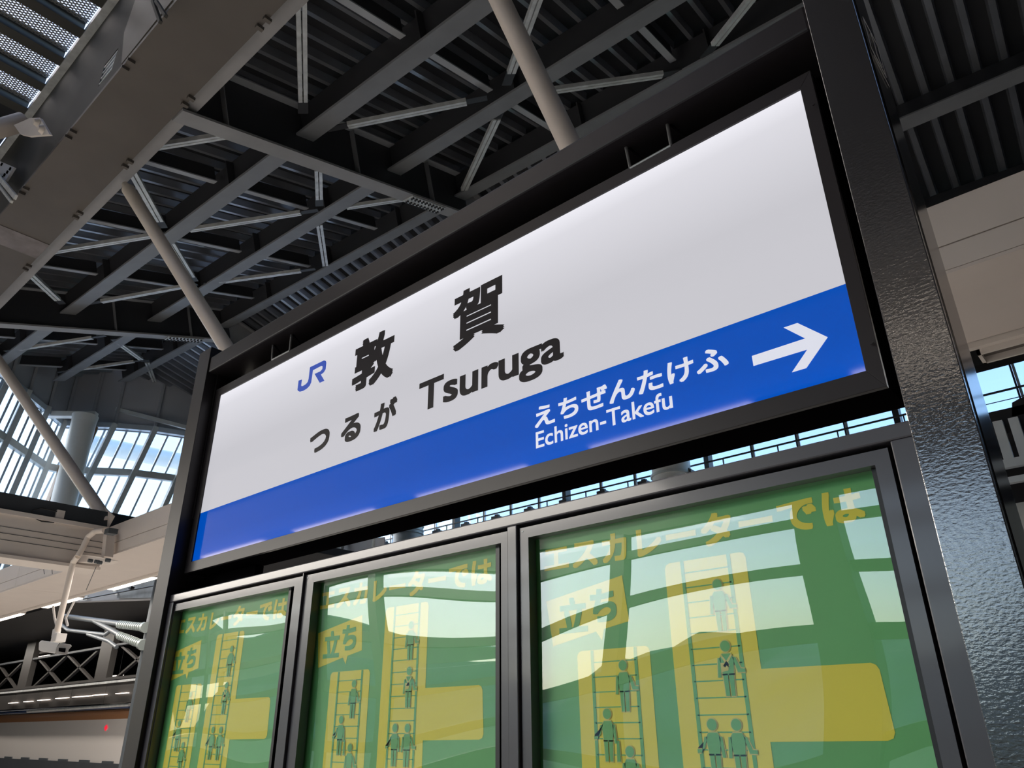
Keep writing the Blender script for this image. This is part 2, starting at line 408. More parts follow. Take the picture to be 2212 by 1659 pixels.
while x < -11.2:
    o = MB().box(x - .18, x + .18, 21.9, 22.2, .335 * 22.2, .3535 * 22.2).box(x - .08, x + .08, 22, 22.15, .3535 * 22.2, .3575 * 22.2).build('lamp_fixture', 'darkbeam')
    tag(o, ORD[i] + ' dark stepped fixture from the left on the ledge under the far clerestory', 'fixture', 'stepped fixtures along the far ledge'); x += 1.75; i += 1
col = thing('round_column', (-.539 * 22.8, 22.0, -2.75), 'pale round column standing before the far clerestory, seen under the sign', 'column')
MB().tube((-.539 * 22, 22, -2.75), (-.539 * 22, 22, 12.6), .66, 28).build('shaft', 'white', col, smooth=True)
MB().tube((-.539 * 22, 22, .352 * 22), (-.539 * 22, 22, .356 * 22), .72, 28).build('collar', 'steel', col, smooth=True)
col = thing('round_column', (-1.155 * 21, 21, -2.75), 'pale round column with a collar, left of the far clerestory', 'column')
MB().tube((-1.155 * 21, 21, -2.75), (-1.155 * 21, 21, .385 * 21), .62, 28).build('shaft', 'white', col, smooth=True)
for zz in (.362, .369, .378): MB().tube((-1.155 * 21, 21, zz * 21), (-1.155 * 21, 21, zz * 21 + .06), .70, 28).build('collar', 'steel', col, smooth=True)

# ---- faceted glazed end wall on the left: window_3
w3 = thing('window_3', (-32, 10, 7.0), 'tall faceted glass end wall at the left', kind='structure')
ZT, ZB2, ZTOP = 9.8, 5.2, 11.9
def trans_y(px):                               # image height of the transom at a given column
    pts = [(-300, 753), (0, 954), (109, 1027), (190, 1029), (275, 1032), (380, 1045), (470, 1056), (560, 1067), (700, 1085)]
    for (a, ya), (b, yb) in zip(pts, pts[1:]):
        if px <= b: return ya + (yb - ya) * (px - a) / (b - a)
def wall_pt(px, z):
    p = at_z(px, trans_y(px), ZT); q = at_z(px + 6, trans_y(px + 6), ZT)
    t = (q - p).normalized()
    return V((p.x, p.y, z)) + t * ((z - ZT) * .22)
posts = [-120, -75, -32, 12, 58, 97, 140, 193, 283, 375, 465, 560]
inn = lambda p: p + V((.28, -.12, 0))
for k, px in enumerate(posts):
    a, b = wall_pt(px, ZB2), wall_pt(px, ZTOP + .2)
    MB().bar(inn(a) , inn(b), .20, .24, (1, 0, 0)).build('post', 'steel', w3)
    if k + 1 < len(posts):
        nxt = posts[k + 1]
        xs_ = [px + (nxt - px) * t for t in (0, .36, .70, 1)]
        for j in (1, 2):
            a, b = wall_pt(xs_[j], ZB2), wall_pt(xs_[j], ZTOP)
            MB().bar(a, b, .075, .08, (1, 0, 0)).build('mullion', 'mullion', w3)
        for j in range(3):
            a, b = xs_[j], xs_[j + 1]
            q = [wall_pt(a, ZB2), wall_pt(b, ZB2), wall_pt(b, ZTOP), wall_pt(a, ZTOP)]
            MB().slab(q, (-.02, 0, 0)).build('pane', 'pane', w3)
        a, b = wall_pt(px, ZT), wall_pt(nxt, ZT)
        MB().bar(inn(a), inn(b), .22, .28).build('transom', 'steel', w3)
        a, b = wall_pt(px, ZTOP), wall_pt(nxt, ZTOP)
        MB().bar(inn(a), inn(b), .22, .22).build('head_rail', 'mullion', w3)
        # grey fascia between window head and roof
        def under(p):
            o2 = on2(0, 0, .9)
            return V((p.x, p.y, min((9.36 - RN.x * p.x - RN.y * p.y) / RN.z, o2.z - (N2.x * (p.x - o2.x) + N2.y * (p.y - o2.y)) / N2.z)))
        ra, rb = under(a), under(b)
        if ra.z > a.z and rb.z > b.z:
            MB().slab([a, b, rb, ra], (.06, 0, 0)).build('fascia_panel', 'fascia', w3)
            MB().bar(a + V((.08, 0, 0)), ra + V((.08, 0, 0)), .10, .10, (1, 0, 0)).build('fascia_rib', 'fascia', w3)
# sill band under the end glazing; below it the tracks run on into a darker hall
for pa, pb in zip(posts, posts[1:]):
    a, b = wall_pt(pa, ZB2), wall_pt(pb, ZB2)
    MB().slab([V((a.x, a.y, 4.4)), V((b.x, b.y, 4.4)), b, a], (-.2, 0, 0)).build('sill_panel', 'darkbeam', w3)
e0 = wall_pt(posts[0], 0)
struct(MB().slab([V((e0.x, e0.y, 4.4)), V((-29.5, -12.2, 4.4)), V((-29.5, -12.2, 14.3)), V((e0.x, e0.y, 14.3))], (-.2, 0, 0)).build('wall_left.001', 'greyplate'), 'grey end wall beside the faceted glazing, out of view')
struct(MB().box(-75, -49, -12.3, -12, -.9, 3.95).build('wall_front.003', 'darkest'), 'dark wall past the last rear window')
struct(MB().box(-90, -34.5, -40, 60, 4.62, 4.7).build('trim_4', 'white'), 'added pale bounce slab outside the glazed end wall')  # added slab that throws sky light up through the glass onto the ceiling
struct(MB().box(-75.3, -75, -12.4, 24.4, -3, 4.6).build('wall_left', 'darkest'), 'dark wall closing the hall far to the left')
struct(MB().box(-75, -29.8, -12.4, 24.4, 4.4, 4.6).build('trim_2', 'darkest'), 'dark soffit over the tracks beyond the glazed end wall')
# column and pipes at the end wall
P = wall_pt(152, ZT) * .95
col = thing('round_column', (P.x, P.y, 4.6), 'thick white round column in front of the left glass wall', 'column')
ctop = at_z(184, 876, P.z * 0 + 11.6)
cb = V((P.x, P.y, 4.6))
MB().tube(cb, (P.x, P.y, 11.6), .46, 28).build('shaft', 'white', col, smooth=True)
MB().tube((P.x, P.y, 11.6), (P.x, P.y, 11.9), .46, 28, .50).build('capital', 'white', col, smooth=True)
MB().bar((P.x - 1.6, P.y - 1.5, 11.85), (P.x + .3, P.y + .3, 11.85), .3, .22).build('bracket', 'white', col)
Q = wall_pt(106, ZT)
MB().bar((Q.x + .5, Q.y, ZB2), wall_pt(122, ZTOP) + V((.5, 0, 0)), .75, .5, (1, 0, 0)).build('brown_pier', 'browncol')
tag(bpy.data.objects['brown_pier'], 'brown clad pier beside the white column at the glass wall', 'pier')
wb = MB()
wb.bar(at_y(22, 800, 8.2), at_y(170, 872, 10.2), .22, .22)
tag(wb.build('wind_beam', 'steel'), 'pale steel beam running to the head of the white column', 'beam')
o = MB().bar(at_y(190, 872, 10.4), at_y(412, 930, 13.6), .16, .16).build('wind_beam', 'steel')
tag(o, 'pale steel beam over the left windows, ending at the sign post', 'beam')
# pale pipe outside beyond the glass
o = thing('outdoor_pipe', (-48, 22, 4.7), 'large white tube passing outside behind the left glass wall', 'tube')
pa_, pb_ = at_x(150, 950, -48), at_x(425, 1004, -48)
MB().tube(pa_, pb_, .55, 20).build('tube', 'white', o, smooth=True)
for q in (pa_, pb_): MB().tube((q.x, q.y, 4.7), (q.x, q.y, q.z - .4), .12, 10).build('support', 'white', o)

# ---- window wall behind the photographer: window_4
YB = -12.0
w4 = thing('window_4', (-8, YB, -1.2), 'large window wall behind the photographer', kind='structure')
ztp = 3.95
struct(MB().box(-75, 14, YB - .3, YB, -3, -.9).build('wall_front', 'darkest'), 'dark wall under the rear windows')
struct(MB().box(-75, 14, YB - .3, YB, ztp, 14.4).build('wall_front.001', 'darkest'), 'dark wall over the rear windows')
for i, x in enumerate([-.9 - 4 * k for k in range(12)]):
    MB().box(x - (.34 if i == 1 else .2), x + (.34 if i == 1 else .2), YB - .1, YB + .25, -1.2, ztp).build('post', 'darkbeam', w4)
    for z0, z1 in ((-.9, -.24), (-.24, .92), (.92, 2.08), (2.08, 3.3), (3.3, ztp)):
        MB().box(x - 3.8, x - .2, YB - .02, YB, z0 + .05, z1 - .05).build('pane', 'pane', w4)
for z in (-.24, .92, 2.08, 3.3):
    MB().box(-49, -.9, YB - .08, YB + .12, z - .12, z + .12).build('transom', 'darkbeam', w4)
struct(MB().box(-.9, 14, YB - .3, YB, -3, 14.4).build('wall_front.002', 'darkest'), 'dark wall beside the rear windows')
struct(MB().box(14, 14.3, -12.4, 24.4, -3, 15.5).build('wall_right', 'darkest'), 'dark wall at the right end of the station hall')

# ================================================================== BEIGE BEAMS ALONG THE PLATFORM
def edge_beam(y0, y1, ys, label):
    t = thing('clad_beam', (-14, (y0 + y1) / 2, 3.24), label, 'beam')
    x = -29.5; n = 0
    yf = y0 if ys > 0 else y1
    Ls = 8.05
    while x < 13.5:
        xe = min(x + Ls, 13.8)
        MB().box(x + .006, xe - .006, yf, yf + ys * .05, 3.482, 3.87).build('front_panel', 'beige', t)
        MB().box(x + .006, xe - .006, yf, yf + ys * .05, 3.26, 3.47).build('front_panel', 'beige', t)
        yb_ = yf + ys * 1.42
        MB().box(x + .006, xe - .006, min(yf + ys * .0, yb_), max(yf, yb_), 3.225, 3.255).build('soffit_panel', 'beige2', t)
        x = xe
    MB().box(-29.5, 13.8, yf + ys * .07 if ys > 0 else yf - 1.45, yf + 1.45 if ys > 0 else yf - .07, 3.27, 3.83).build('core', 'darkbeam', t)
    MB().box(-29.5, 13.8, min(yf + ys * 1.43, yf + ys * 1.50), max(yf + ys * 1.43, yf + ys * 1.50), 3.17, 3.3).build('edge_rail', 'beige', t)
    MB().box(-29.5, 13.8, min(yf + ys * 1.50, yf + ys * 1.70), max(yf + ys * 1.50, yf + ys * 1.70), 3.26, 3.34).build('lamp_tray', 'darkbeam', t)
    return t
eb = edge_beam(6.0, 7.5, 1, 'long beige clad beam running behind the sign and posts')
eb2 = edge_beam(-4.8, -3.3, -1, 'beige clad beam behind the photographer, mirrored in the right post')
lampx = [(at_y(237, 1263, 7.55).x, at_y(328, 1238, 7.55).x), (at_y(94, 1305, 7.55).x, at_y(168, 1284, 7.55).x), (at_y(-30, 1343, 7.55).x, at_y(43, 1320, 7.55).x)]
labs = ['lit strip lamp under the beige beam, nearest the left sign post', 'lit strip lamp under the beige beam, behind the hanging camera pipe', 'lit strip lamp under the beige beam, cut by the left picture edge']
for (xa, xb), lb in zip(lampx, labs):
    t = thing('strip_lamp', ((xa + xb) / 2, 7.6, 3.2), lb, 'lamp', 'strip lamps under the beige beam')
    MB().box(xa, xb, 7.52, 7.69, 3.175, 3.20).build('diffuser', 'lamp', t)
    MB().box(xa - .05, xb + .05, 7.50, 7.71, 3.20, 3.26).build('housing', 'beige', t)
xl = []
_ = [lampx[2][0] - 3.2 * k - 3.2 for k in range(3)] + [lampx[0][1] + 1.2 + 3.2 * k for k in range(6)]
for x in xl:
    if x > -6: continue
    t = thing('strip_lamp', (x + 1, 7.6, 3.2), 'lit strip lamp under the beige beam, hidden behind the poster case', 'lamp', 'strip lamps under the beige beam')
    MB().box(x, x + 2.0, 7.52, 7.69, 3.175, 3.20).build('diffuser', 'lamp', t)
for k in range(8):
    x = -24.2 + 3.2 * k
    t = thing('strip_lamp', (x + 1, -4.9, 3.2), ORD[k] + ' strip lamp along the rear beige beam, mirrored low in the sign face', 'lamp', 'strip lamps under the rear beam')
    MB().box(x, x + 2.1, -4.99, -4.82, 3.175, 3.20).build('diffuser', 'lamp', t)
    MB().box(x - .05, x + 2.15, -5.01, -4.80, 3.20, 3.26).build('housing', 'beige', t)
t = thing('lamp_recess', (-.4, 7.6, 3.2), 'unlit framed lamp recess under the beige beam at the right edge', 'lamp')
MB().box(-.76, 1.4, 7.50, 7.53, 3.12, 3.20).box(-.76, 1.4, 7.74, 7.77, 3.12, 3.20).box(-.76, -.73, 7.5, 7.77, 3.12, 3.20).build('frame', 'beige', t)
MB().box(-.76, 1.4, 7.5, 7.77, 3.18, 3.21).build('recess', 'brown', t)

# cross beam on the left: dark beam above, beige cladding below
t = thing('cross_beam', (-16.8, 1.5, 3.0), 'beige clad cross beam with dark steel beam on top, meeting the long beige beam', 'beam')
MB().box(-16.75, -16.4, -3.2, 6.6, 3.85, 4.19).build('top_beam', 'darkbeam', t)
zl = at_x(0, 1182, -16.35).z
MB().box(-16.9, -16.36, -3.2, 5.98, 3.02, 3.80).build('side_panel', 'beige', t)
MB().box(-16.95, -16.30, -3.2, 5.98, 3.78, 3.86).build('ledge', 'beige', t)
MB().box(-16.95, -16.28, -3.2, 5.98, 2.97, 3.03).build('lower_ledge', 'beige', t)
for z in (3.30, 3.42, 3.54): MB().box(-16.365, -16.352, -3.2, 5.98, z, z + .008).build('seam', 'darkbeam', t)
p = at_x(116, 1118, -16.38)
o = MB().box(-16.40, -16.34, p.y + .02, p.y + .17, p.z - .12, p.z + .16).build('junction_box', 'beige', t)
MB().path([p + V((0.03, .02, .12)), p + V((0.03, -.28, .13)), p + V((.03, -.42, .05)), p + V((.03, -.40, -.06)), p + V((.03, -.2, -.12)), p + V((.03, .02, -.10))], .012, 6).build('cable', 'gasket', t)
# small post with clamps at the junction
t = thing('hanger_bracket', (-16.2, 5.9, 2.9), 'beige steel hanger bracket where the two beige beams meet', 'bracket')
p0, p1 = at_y(228, 1145, 5.75), at_y(222, 1205, 5.75)
MB().bar(p1, p0, .16, .16, (0, 1, 0)).build('post', 'beige', t)
pl = [at_y(135, 1207, 5.5), at_y(160, 1196, 5.5), at_y(215, 1203, 5.6), at_y(248, 1211, 5.7), at_y(232, 1218, 5.7), at_y(150, 1214, 5.5)]
MB().slab(pl, (0, .10, .0)).build('base_plate', 'beige', t)
for (x, y) in ((163, 1206), (194, 1211), (208, 1213), (214, 1215), (232, 1210)):
    q = at_y(x, y, 5.46); MB().tube(q - V((0, .03, 0)), q + V((0, .05, 0)), .035, 8).build('bolt', 'arm', t)
q = at_y(236, 1148, 5.5); MB().box(q.x - .10, q.x + .10, q.y - .05, q.y + .12, q.z - .05, q.z + .05).build('clamp', 'arm', t)

# tubular struts
def strut(A, B, r, label, plate=True):
    t = thing('tube_strut', tuple(B), label, 'strut', 'beige tubular roof struts')
    d = (A - B).normalized()
    MB().tube(B + d * .35, A - d * .2, r, 24).build('tube', 'tube', t, smooth=True)
    MB().tube(B + d * .12, B + d * .38, r * .55, 24, r).build('end_cone', 'tube', t, smooth=True)
    sd = d.cross(V((0, 1, 0))).normalized()
    if plate:
        MB().slab([B - sd * .2, B + sd * .2, B + d * .5 + sd * .12, B + d * .5 - sd * .12], (0, .03, 0)).build('gusset_plate', 'tube', t)
    MB().tube(A - d * .45, A, r, 24, r * .5).build('end_cone', 'tube', t, smooth=True)
    return t
RT = .128
topB = at_z(270, 398, 10.15); footB = at_z(628, 975, 3.93) ; strut(topB, footB, RT, 'beige tube strut whose foot disappears behind the left end of the sign')
topA = at_z(946, -277, 10.15); footA = at_z(1402, 667, 3.93); strut(topA, footA, RT, 'beige tube strut cut by the top picture edge, its foot hidden behind the sign')
topC = at_z(-47, 716, 10.15); footC = at_z(236, 1132, 3.93); strut(topC, footC, RT, 'beige tube strut in front of the left glass wall, foot on the cross beam')
# mirrored strut at the upper left, with gusset and bolts
t = thing('tube_strut', (-16, -3.9, 4.0), 'beige tube strut end with riveted gusset plate at the left edge under the skylight', 'strut', 'beige tubular roof struts')
PA, PB = V((-15.98, 2.4, 12.24)), V((-16.0, -3.9, 4.0))
d = (PB - PA).normalized()
MB().tube(PA + d * .22, PB, .20, 24).build('tube', 'tube', t, smooth=True)
MB().slab([at_y(64, 255, 2.1), at_y(86, 254, 2.1), at_y(107, 290, 2.1), at_y(62, 294, 2.1), at_y(44, 290, 2.1), at_y(30, 270, 2.1)], (0, .05, 0)).build('gusset_plate', 'tube', t)
for (x, y) in ((82, 265), (92, 280)):
    q = at_y(x, y, 2.08); MB().tube(q, q + V((0, -.07, -.02)), .09, 16, .05).build('rivet', 'tube', t, smooth=True)
# small plates and angles at the left edge
t = thing('splice_joint', (-19.5, 2.4, 11.5), 'grey bolted splice plate at the left edge beside the brown girder', 'plate')
MB().slab([at_y(0, 348, 2.5), at_y(30, 361, 2.5), at_y(12, 390, 2.5), at_y(-14, 376, 2.5)], (0, .05, 0)).build('plate', 'fascia', t)
for (x, y) in ((2, 354), (20, 364), (14, 371), (8, 377), (3, 383)):
    q = at_y(x, y, 2.47); MB().tube(q, q + V((0, .03, 0)), .04, 8).build('bolt_hole', 'black', t)
t = thing('angle_brace', (-19, 2.2, 10.6), 'pair of pale steel angles leaning on the brown girder at the left edge', 'brace')
MB().bar(at_y(-8, 378, 2.4), at_y(31, 425, 2.45), .10, .05, (0, 1, 0)).build('angle', 'galv', t)
MB().bar(at_y(-8, 396, 2.4), at_y(22, 435, 2.45), .05, .05, (0, 1, 0)).build('angle', 'galv', t)
MB().bar(at_y(327, 0, 2.4), at_y(343, 46, 2.45), .05, .05, (0, 1, 0)).bar(at_y(334, 0, 2.4), at_y(355, 33, 2.45), .05, .05, (0, 1, 0)).build('angle', 'greyplate', t)

# ================================================================== HANGING CAMERA AND PIPE
t = thing('security_camera', tuple(at_y(120, 1398, 5.4)), 'beige box security camera hanging from a pipe under the cross beam', 'camera')
Yc = 5.4
pp = [at_y(226, 1146, 5.6), at_y(205, 1148, 5.55), at_y(190, 1160, 5.5), at_y(178, 1185, 5.45), at_y(168, 1202, Yc), at_y(158, 1215, Yc), at_y(152, 1240, Yc), at_y(140, 1292, Yc), at_y(123, 1365, Yc)]
MB().path(pp, .055, 14).build('pipe', 'tube', t, smooth=True)
q0, q1 = at_y(123, 1360, Yc), at_y(120, 1376, Yc)
MB().tube(q0, q1, .07, 14).build('collar', 'cctv', t, smooth=True)
a, b = at_y(118, 1368, Yc - .1), at_y(118, 1386, Yc - .1)
MB().box(a.x - .12, a.x + .12, Yc - .1, Yc + .08, b.z, a.z).build('bracket', 'cctv', t, bevel=.01)
hs = [at_y(88, 1383, Yc - .25), at_y(83, 1406, Yc - .25), at_y(122, 1412, Yc - .25), at_y(133, 1390, Yc - .25)]
MB().slab([at_y(90, 1383, 5.15), at_y(84, 1388, 5.15), at_y(83.5, 1404, 5.15), at_y(88, 1407, 5.15), at_y(119, 1412, 5.15), at_y(121, 1401, 5.15), at_y(128, 1389, 5.15)], ray(120, 1398).normalized() * .3).build('housing', 'cctv', t, bevel=.012)
MB().slab([at_y(121, 1401, 5.145), at_y(119, 1412, 5.145), at_y(142, 1414.5, 5.145), at_y(147, 1411, 5.145), at_y(148, 1404, 5.145), at_y(155, 1396, 5.145), at_y(152, 1392, 5.145), at_y(130, 1389, 5.145)], ray(140, 1400).normalized() * .25).build('hood', mat('camera_hood', (.45, .40, .37), .4), t, bevel=.008)
MB().slab([at_y(127, 1399, 5.12), at_y(139, 1400, 5.12), at_y(137.5, 1409, 5.12), at_y(126.5, 1407, 5.12)], (0, .03, 0)).build('lens_window', 'black', t)
for a_, b_ in (((115, 1310), (118, 1335)), ((160, 1300), (142, 1335))):
    MB().path([at_y(*a_, Yc), at_y(*b_, Yc), at_y(b_[0] + 4, b_[1] + 16, Yc)], .022, 8).build('stay', 'cctv', t)
MB().path([at_y(88, 1192, 5.3), at_y(96, 1240, 5.3)], .006, 5).build('guy_wire', 'arm', t)
MB().path([at_y(102, 1194, 5.3), at_y(95, 1228, 5.3)], .006, 5).build('guy_wire', 'arm', t)
MB().path([at_y(110, 1196, 5.3), at_y(113, 1240, 5.3)], .006, 5).build('guy_wire', 'arm', t)
MB().path([at_y(208, 1224, 5.4), at_y(186, 1275, 5.4)], .006, 5).build('guy_wire', 'arm', t)

# overhead line cantilever with two insulators
t = thing('overhead_line_arm', tuple(at_y(230, 1360, 9)), 'grey overhead line bracket arm with two ribbed insulators, left of the sign post', 'bracket')
Yi = 8.6
MB().path([at_y(140, 1331, Yi), at_y(258, 1347, Yi)], .07, 12).build('arm', 'arm', t, smooth=True)
MB().path([at_y(205, 1341, Yi), at_y(258, 1371, Yi)], .07, 12).build('arm', 'arm', t, smooth=True)
MB().path([at_y(133, 1350, Yi), at_y(147, 1361, Yi), at_y(228, 1371, Yi), at_y(238, 1363, Yi)], .05, 10).build('arm', 'arm', t, smooth=True)
MB().path([at_y(190, 1370, Yi), at_y(235, 1385, Yi), at_y(252, 1398, Yi)], .05, 10).build('arm', 'arm', t, smooth=True)
q = at_y(325, 1360, Yi + .2); MB().tube(V((q.x, q.y, -2.75)), V((q.x, q.y, 4.2)), .13, 14).build('mast', 'arm', t)
for (a_, b_) in (((258, 1349), (312, 1355)), ((258, 1373), (306, 1392))):
    A, B = at_y(*a_, Yi), at_y(*b_, Yi); dd = B - A
    m_ = MB().tube(A, B, .06, 12)
    for k in range(12):
        c = A + dd * ((k + .5) / 13)
        m_.tube(c - dd * .022, c + dd * .022, .105, 14)
    m_.build('insulator', 'insul', t, smooth=True)
    MB().tube(B - dd * .02, B + dd * .06, .13, 14).build('end_cap', 'insul', t, smooth=True)

# ================================================================== LOWER LEFT: TRUSS, FASCIA, TRAIN
t = thing('lattice_truss', (-30, 13, 1.7), 'dark lattice girder with crossed bars and plate columns across the tracks at lower left', 'truss')
Yt = 13.0
Zl, Zh = .142 * Yt, .235 * Yt
MB().box(-70, -26.5, Yt - .15, Yt + .15, Zl - .05, Zl + .05).build('bottom_chord', 'truss', t)
MB().box(-70, -26.5, Yt - .1, Yt + .1, Zh, Zh + .08).build('top_chord', 'darkbeam', t)
xs_ = [at_y(60, 1450, Yt).x, at_y(232, 1420, Yt).x]
stp = xs_[1] - xs_[0]
for k in range(-6, 3):
    xc = xs_[0] + stp * k
    if xc > -27.1: continue
    MB().box(xc - .55, xc + .55, Yt - .12, Yt + .12, Zl, Zh + .9).build('plate_column', 'truss', t)
    for (a_, b_) in ((.12, .5), (.5, .88)):
        xa, xb = xc + stp * a_, xc + stp * b_
        MB().bar((xa, Yt, Zl), (xb, Yt, Zh), .08, .13, (0, 1, 0)).build('lattice_bar', 'truss', t)
        MB().bar((xb, Yt, Zl), (xa, Yt, Zh), .08, .13, (0, 1, 0)).build('lattice_bar', 'truss', t)
o = MB()
x = -60.0
t = thing('edge_fascia', (-30, 12.4, .07 * 12.4), 'dark brown panel fascia over the train', 'fascia')
Yq = 12.6
while x < -9:
    MB().box(x + .015, x + 3.185, Yq, Yq + .12, .076 * Yq, .132 * Yq).build('panel', 'truss', t); x += 3.2
MB().box(-60, -9, Yq - .04, Yq, .131 * Yq, .137 * Yq).build('top_trim', 'galv', t)
o.v = []
for k, (x0_, x1_, y0_) in enumerate([(20, 37, 1519), (53, 70, 1516), (83, 106, 1513), (122, 147, 1509), (158, 198, 1506), (202, 229, 1502), (252, 276, 1498.5)]):
    A = at_y(x0_, y0_, 12.55); B = at_y(x1_, y0_ - 1.2, 12.55)
    oo = MB().box(A.x, B.x, 12.5, 12.62, A.z - .012, A.z + .012).build('strip_lamp', 'lamp_far')
    tag(oo, ORD[k] + ' lit dash from the left in the row of lamps above the train', 'lamp', 'dashed row of lamps above the train')
for k, (x0_, x1_, y0_) in enumerate([(74, 108, 1421), (225, 234, 1415), (236, 254, 1461.5), (259, 268, 1459), (60, 73, 1361), (167, 183, 1347)]):
    A = at_y(x0_, y0_, 15.5); B = at_y(x1_, y0_ - 2, 15.5)
    oo = MB().box(A.x, B.x, 15.4, 15.5, A.z - .02, A.z + .012).build('strip_lamp', 'lamp_far')
    hr = MB().box(A.x, A.x + .02, 15.44, 15.46, A.z + .02, 3.95); hr.build('hanger_rod', 'darkest', oo)
    tag(oo, 'tiny lit strip lamp ' + ['under the camera body', 'on the plate column right of the camera', 'right of that plate column, long dash', 'short dash nearest the left sign post', 'left of the camera bracket', 'under the ribbed insulator arm'][k] + ', far back', 'lamp', 'far strip lamps behind the lattice girder')
# soffit of the far platform canopy with services
struct(MB().box(-75, -15.5, 9.5, 23.8, .262 * 15, .262 * 15 + .2).build('trim_3', 'darkest'), 'dark canopy soffit over the far platform at the left')
t = thing('duct_box', (-24, 12, 3.2), 'pale grey metal duct under the strip lamp, left of the sign post', 'duct')
p = at_y(255, 1291, 9.4); q = at_y(345, 1256, 9.4)
MB().slab([at_y(150, 1300, 9.4), at_y(342, 1293, 9.4), at_y(345, 1235, 9.4), at_y(150, 1285, 9.4)], (0, .3, 0)).build('body', 'fascia', t)
MB().slab([at_y(252, 1292, 9.35), at_y(258, 1265, 9.35), at_y(345, 1242, 9.35), at_y(342, 1291, 9.35)], (0, .02, 0)).build('panel', mat('duct_panel', (.36, .40, .44), .5, noise=.2, nscale=3), t)
MB().slab([at_y(240, 1270, 9.3), at_y(246, 1269, 9.3), at_y(254, 1284, 9.3), at_y(249, 1286, 9.3)], (0, .02, 0)).build('trim', 'white', t)
MB().slab([at_y(180, 1290, 9.3), at_y(190, 1286, 9.3), at_y(186, 1296, 9.3), at_y(172, 1298, 9.3)], (0, .02, 0)).build('trim', 'white', t)
MB().path([at_y(180, 1294, 9.2), at_y(345, 1263, 9.2)], .02, 6).build('cable', 'gasket', t)
p = at_y(284, 1270, 9.2); MB().tube(p, p + V((0, 0, .28)), .03, 6).box(p.x - .08, p.x + .08, 9.15, 9.25, p.z - .03, p.z + .02).build('hanger', 'gasket', t)

t = thing('train', (-35, 14.3, -2.5), 'cream train with copper and navy bands, standing at lower left', 'train')
Yn = 13.0
prof = [(Yn, -2.3), (Yn, .033 * Yn), (Yn + .03, .045 * Yn), (Yn + .10, .058 * Yn), (Yn + .35, .074 * Yn), (Yn + 1.2, .092 * Yn), (Yn + 3.0, .03 * Yn), (Yn + 3.1, -2.3)]
def train_strip(i0, i1, name, m):
    pr = prof[i0:i1 + 1]; mb = MB(); xa, xb = -70., -14.
    for (ya, za), (yb_, zb_) in zip(pr, pr[1:]): mb.add([(xa, ya, za), (xb, ya, za), (xb, yb_, zb_), (xa, yb_, zb_)], [(0, 1, 2, 3)])
    return mb.build(name, m, t)
train_strip(0, 1, 'body_side', 'train'); train_strip(1, 3, 'copper_band', 'copper'); train_strip(3, 4, 'roof_edge', 'chrome'); train_strip(4, 7, 'roof', 'navy')
MB().box(-70, -14, Yn - .06, Yn + .3, -.12 * Yn, -.079 * Yn).build('window_band', 'darkbeam', t)
x = -66.0
while x < -15:
    MB().box(x, x + .9, Yn - .05, Yn - .01, -.079 * Yn, -.0735 * Yn).build('window_hood', 'arm', t); x += 2.05
p = at_y(228, 1572, Yn - .03)
MB().slab([p + V((-.13, 0, 0)), p + V((0, 0, -.11)), p + V((.13, 0, 0)), p + V((0, 0, .11))], (0, .01, 0)).build('diamond_mark', 'red', t)
MB().path([at_y(0, 1540, 12.9), at_y(280, 1527, 12.9)], .05, 8).build('roof_rail', 'navy', t)
MB().path([at_y(60, 1537, 12.85), at_y(280, 1522, 12.85)], .06, 8).build('roof_rail', 'galv', t)

# ---- seen in the gap under the sign, left part: grey canopy slab, duct, brackets
t = thing('canopy_edge', (-18.5, 12.6, .31 * 12.6), 'blue grey canopy slab glimpsed between sign and left poster', 'canopy')
Yg = 12.6
MB().slab([(-1.95 * Yg, Yg, .300 * Yg), (-1.22 * Yg, Yg, .340 * Yg), (-1.22 * Yg, Yg, .352 * Yg), (-1.31 * Yg, Yg, .372 * Yg), (-1.95 * Yg, Yg, .372 * Yg)], (0, .3, 0)).build('slab_edge', mat('slab_grey', (.13, .15, .17), .5, noise=.15, nscale=.7), t)
MB().slab([at_y(500, 1262, 12.3), at_y(580, 1246, 12.3), at_y(552, 1234, 12.3), at_y(500, 1240, 12.3)], (0, .1, 0)).build('lower_plate', 'truss', t)
MB().slab([at_y(480, 1268, 12.2), at_y(560, 1248, 12.2), at_y(520, 1238, 12.2), at_y(482, 1240, 12.2)], (0, .05, 0)).build('pale_plate', 'steel', t)
MB().path([at_y(680, 1193, 12.2), at_y(720, 1199, 12.2), at_y(738, 1195, 12.2), at_y(740, 1172, 12.2)], .05, 6).path([at_y(806, 1182, 12.2), at_y(809, 1156, 12.2)], .04, 6).build('hanger_frame', 'steel', t)
MB().slab([at_y(690, 1190, 12.3), at_y(735, 1193, 12.3), at_y(738, 1170, 12.3), at_y(830, 1160, 12.3), at_y(830, 1180, 12.3), at_y(745, 1196, 12.3)], (0, .03, 0)).build('soffit', 'fascia', t)

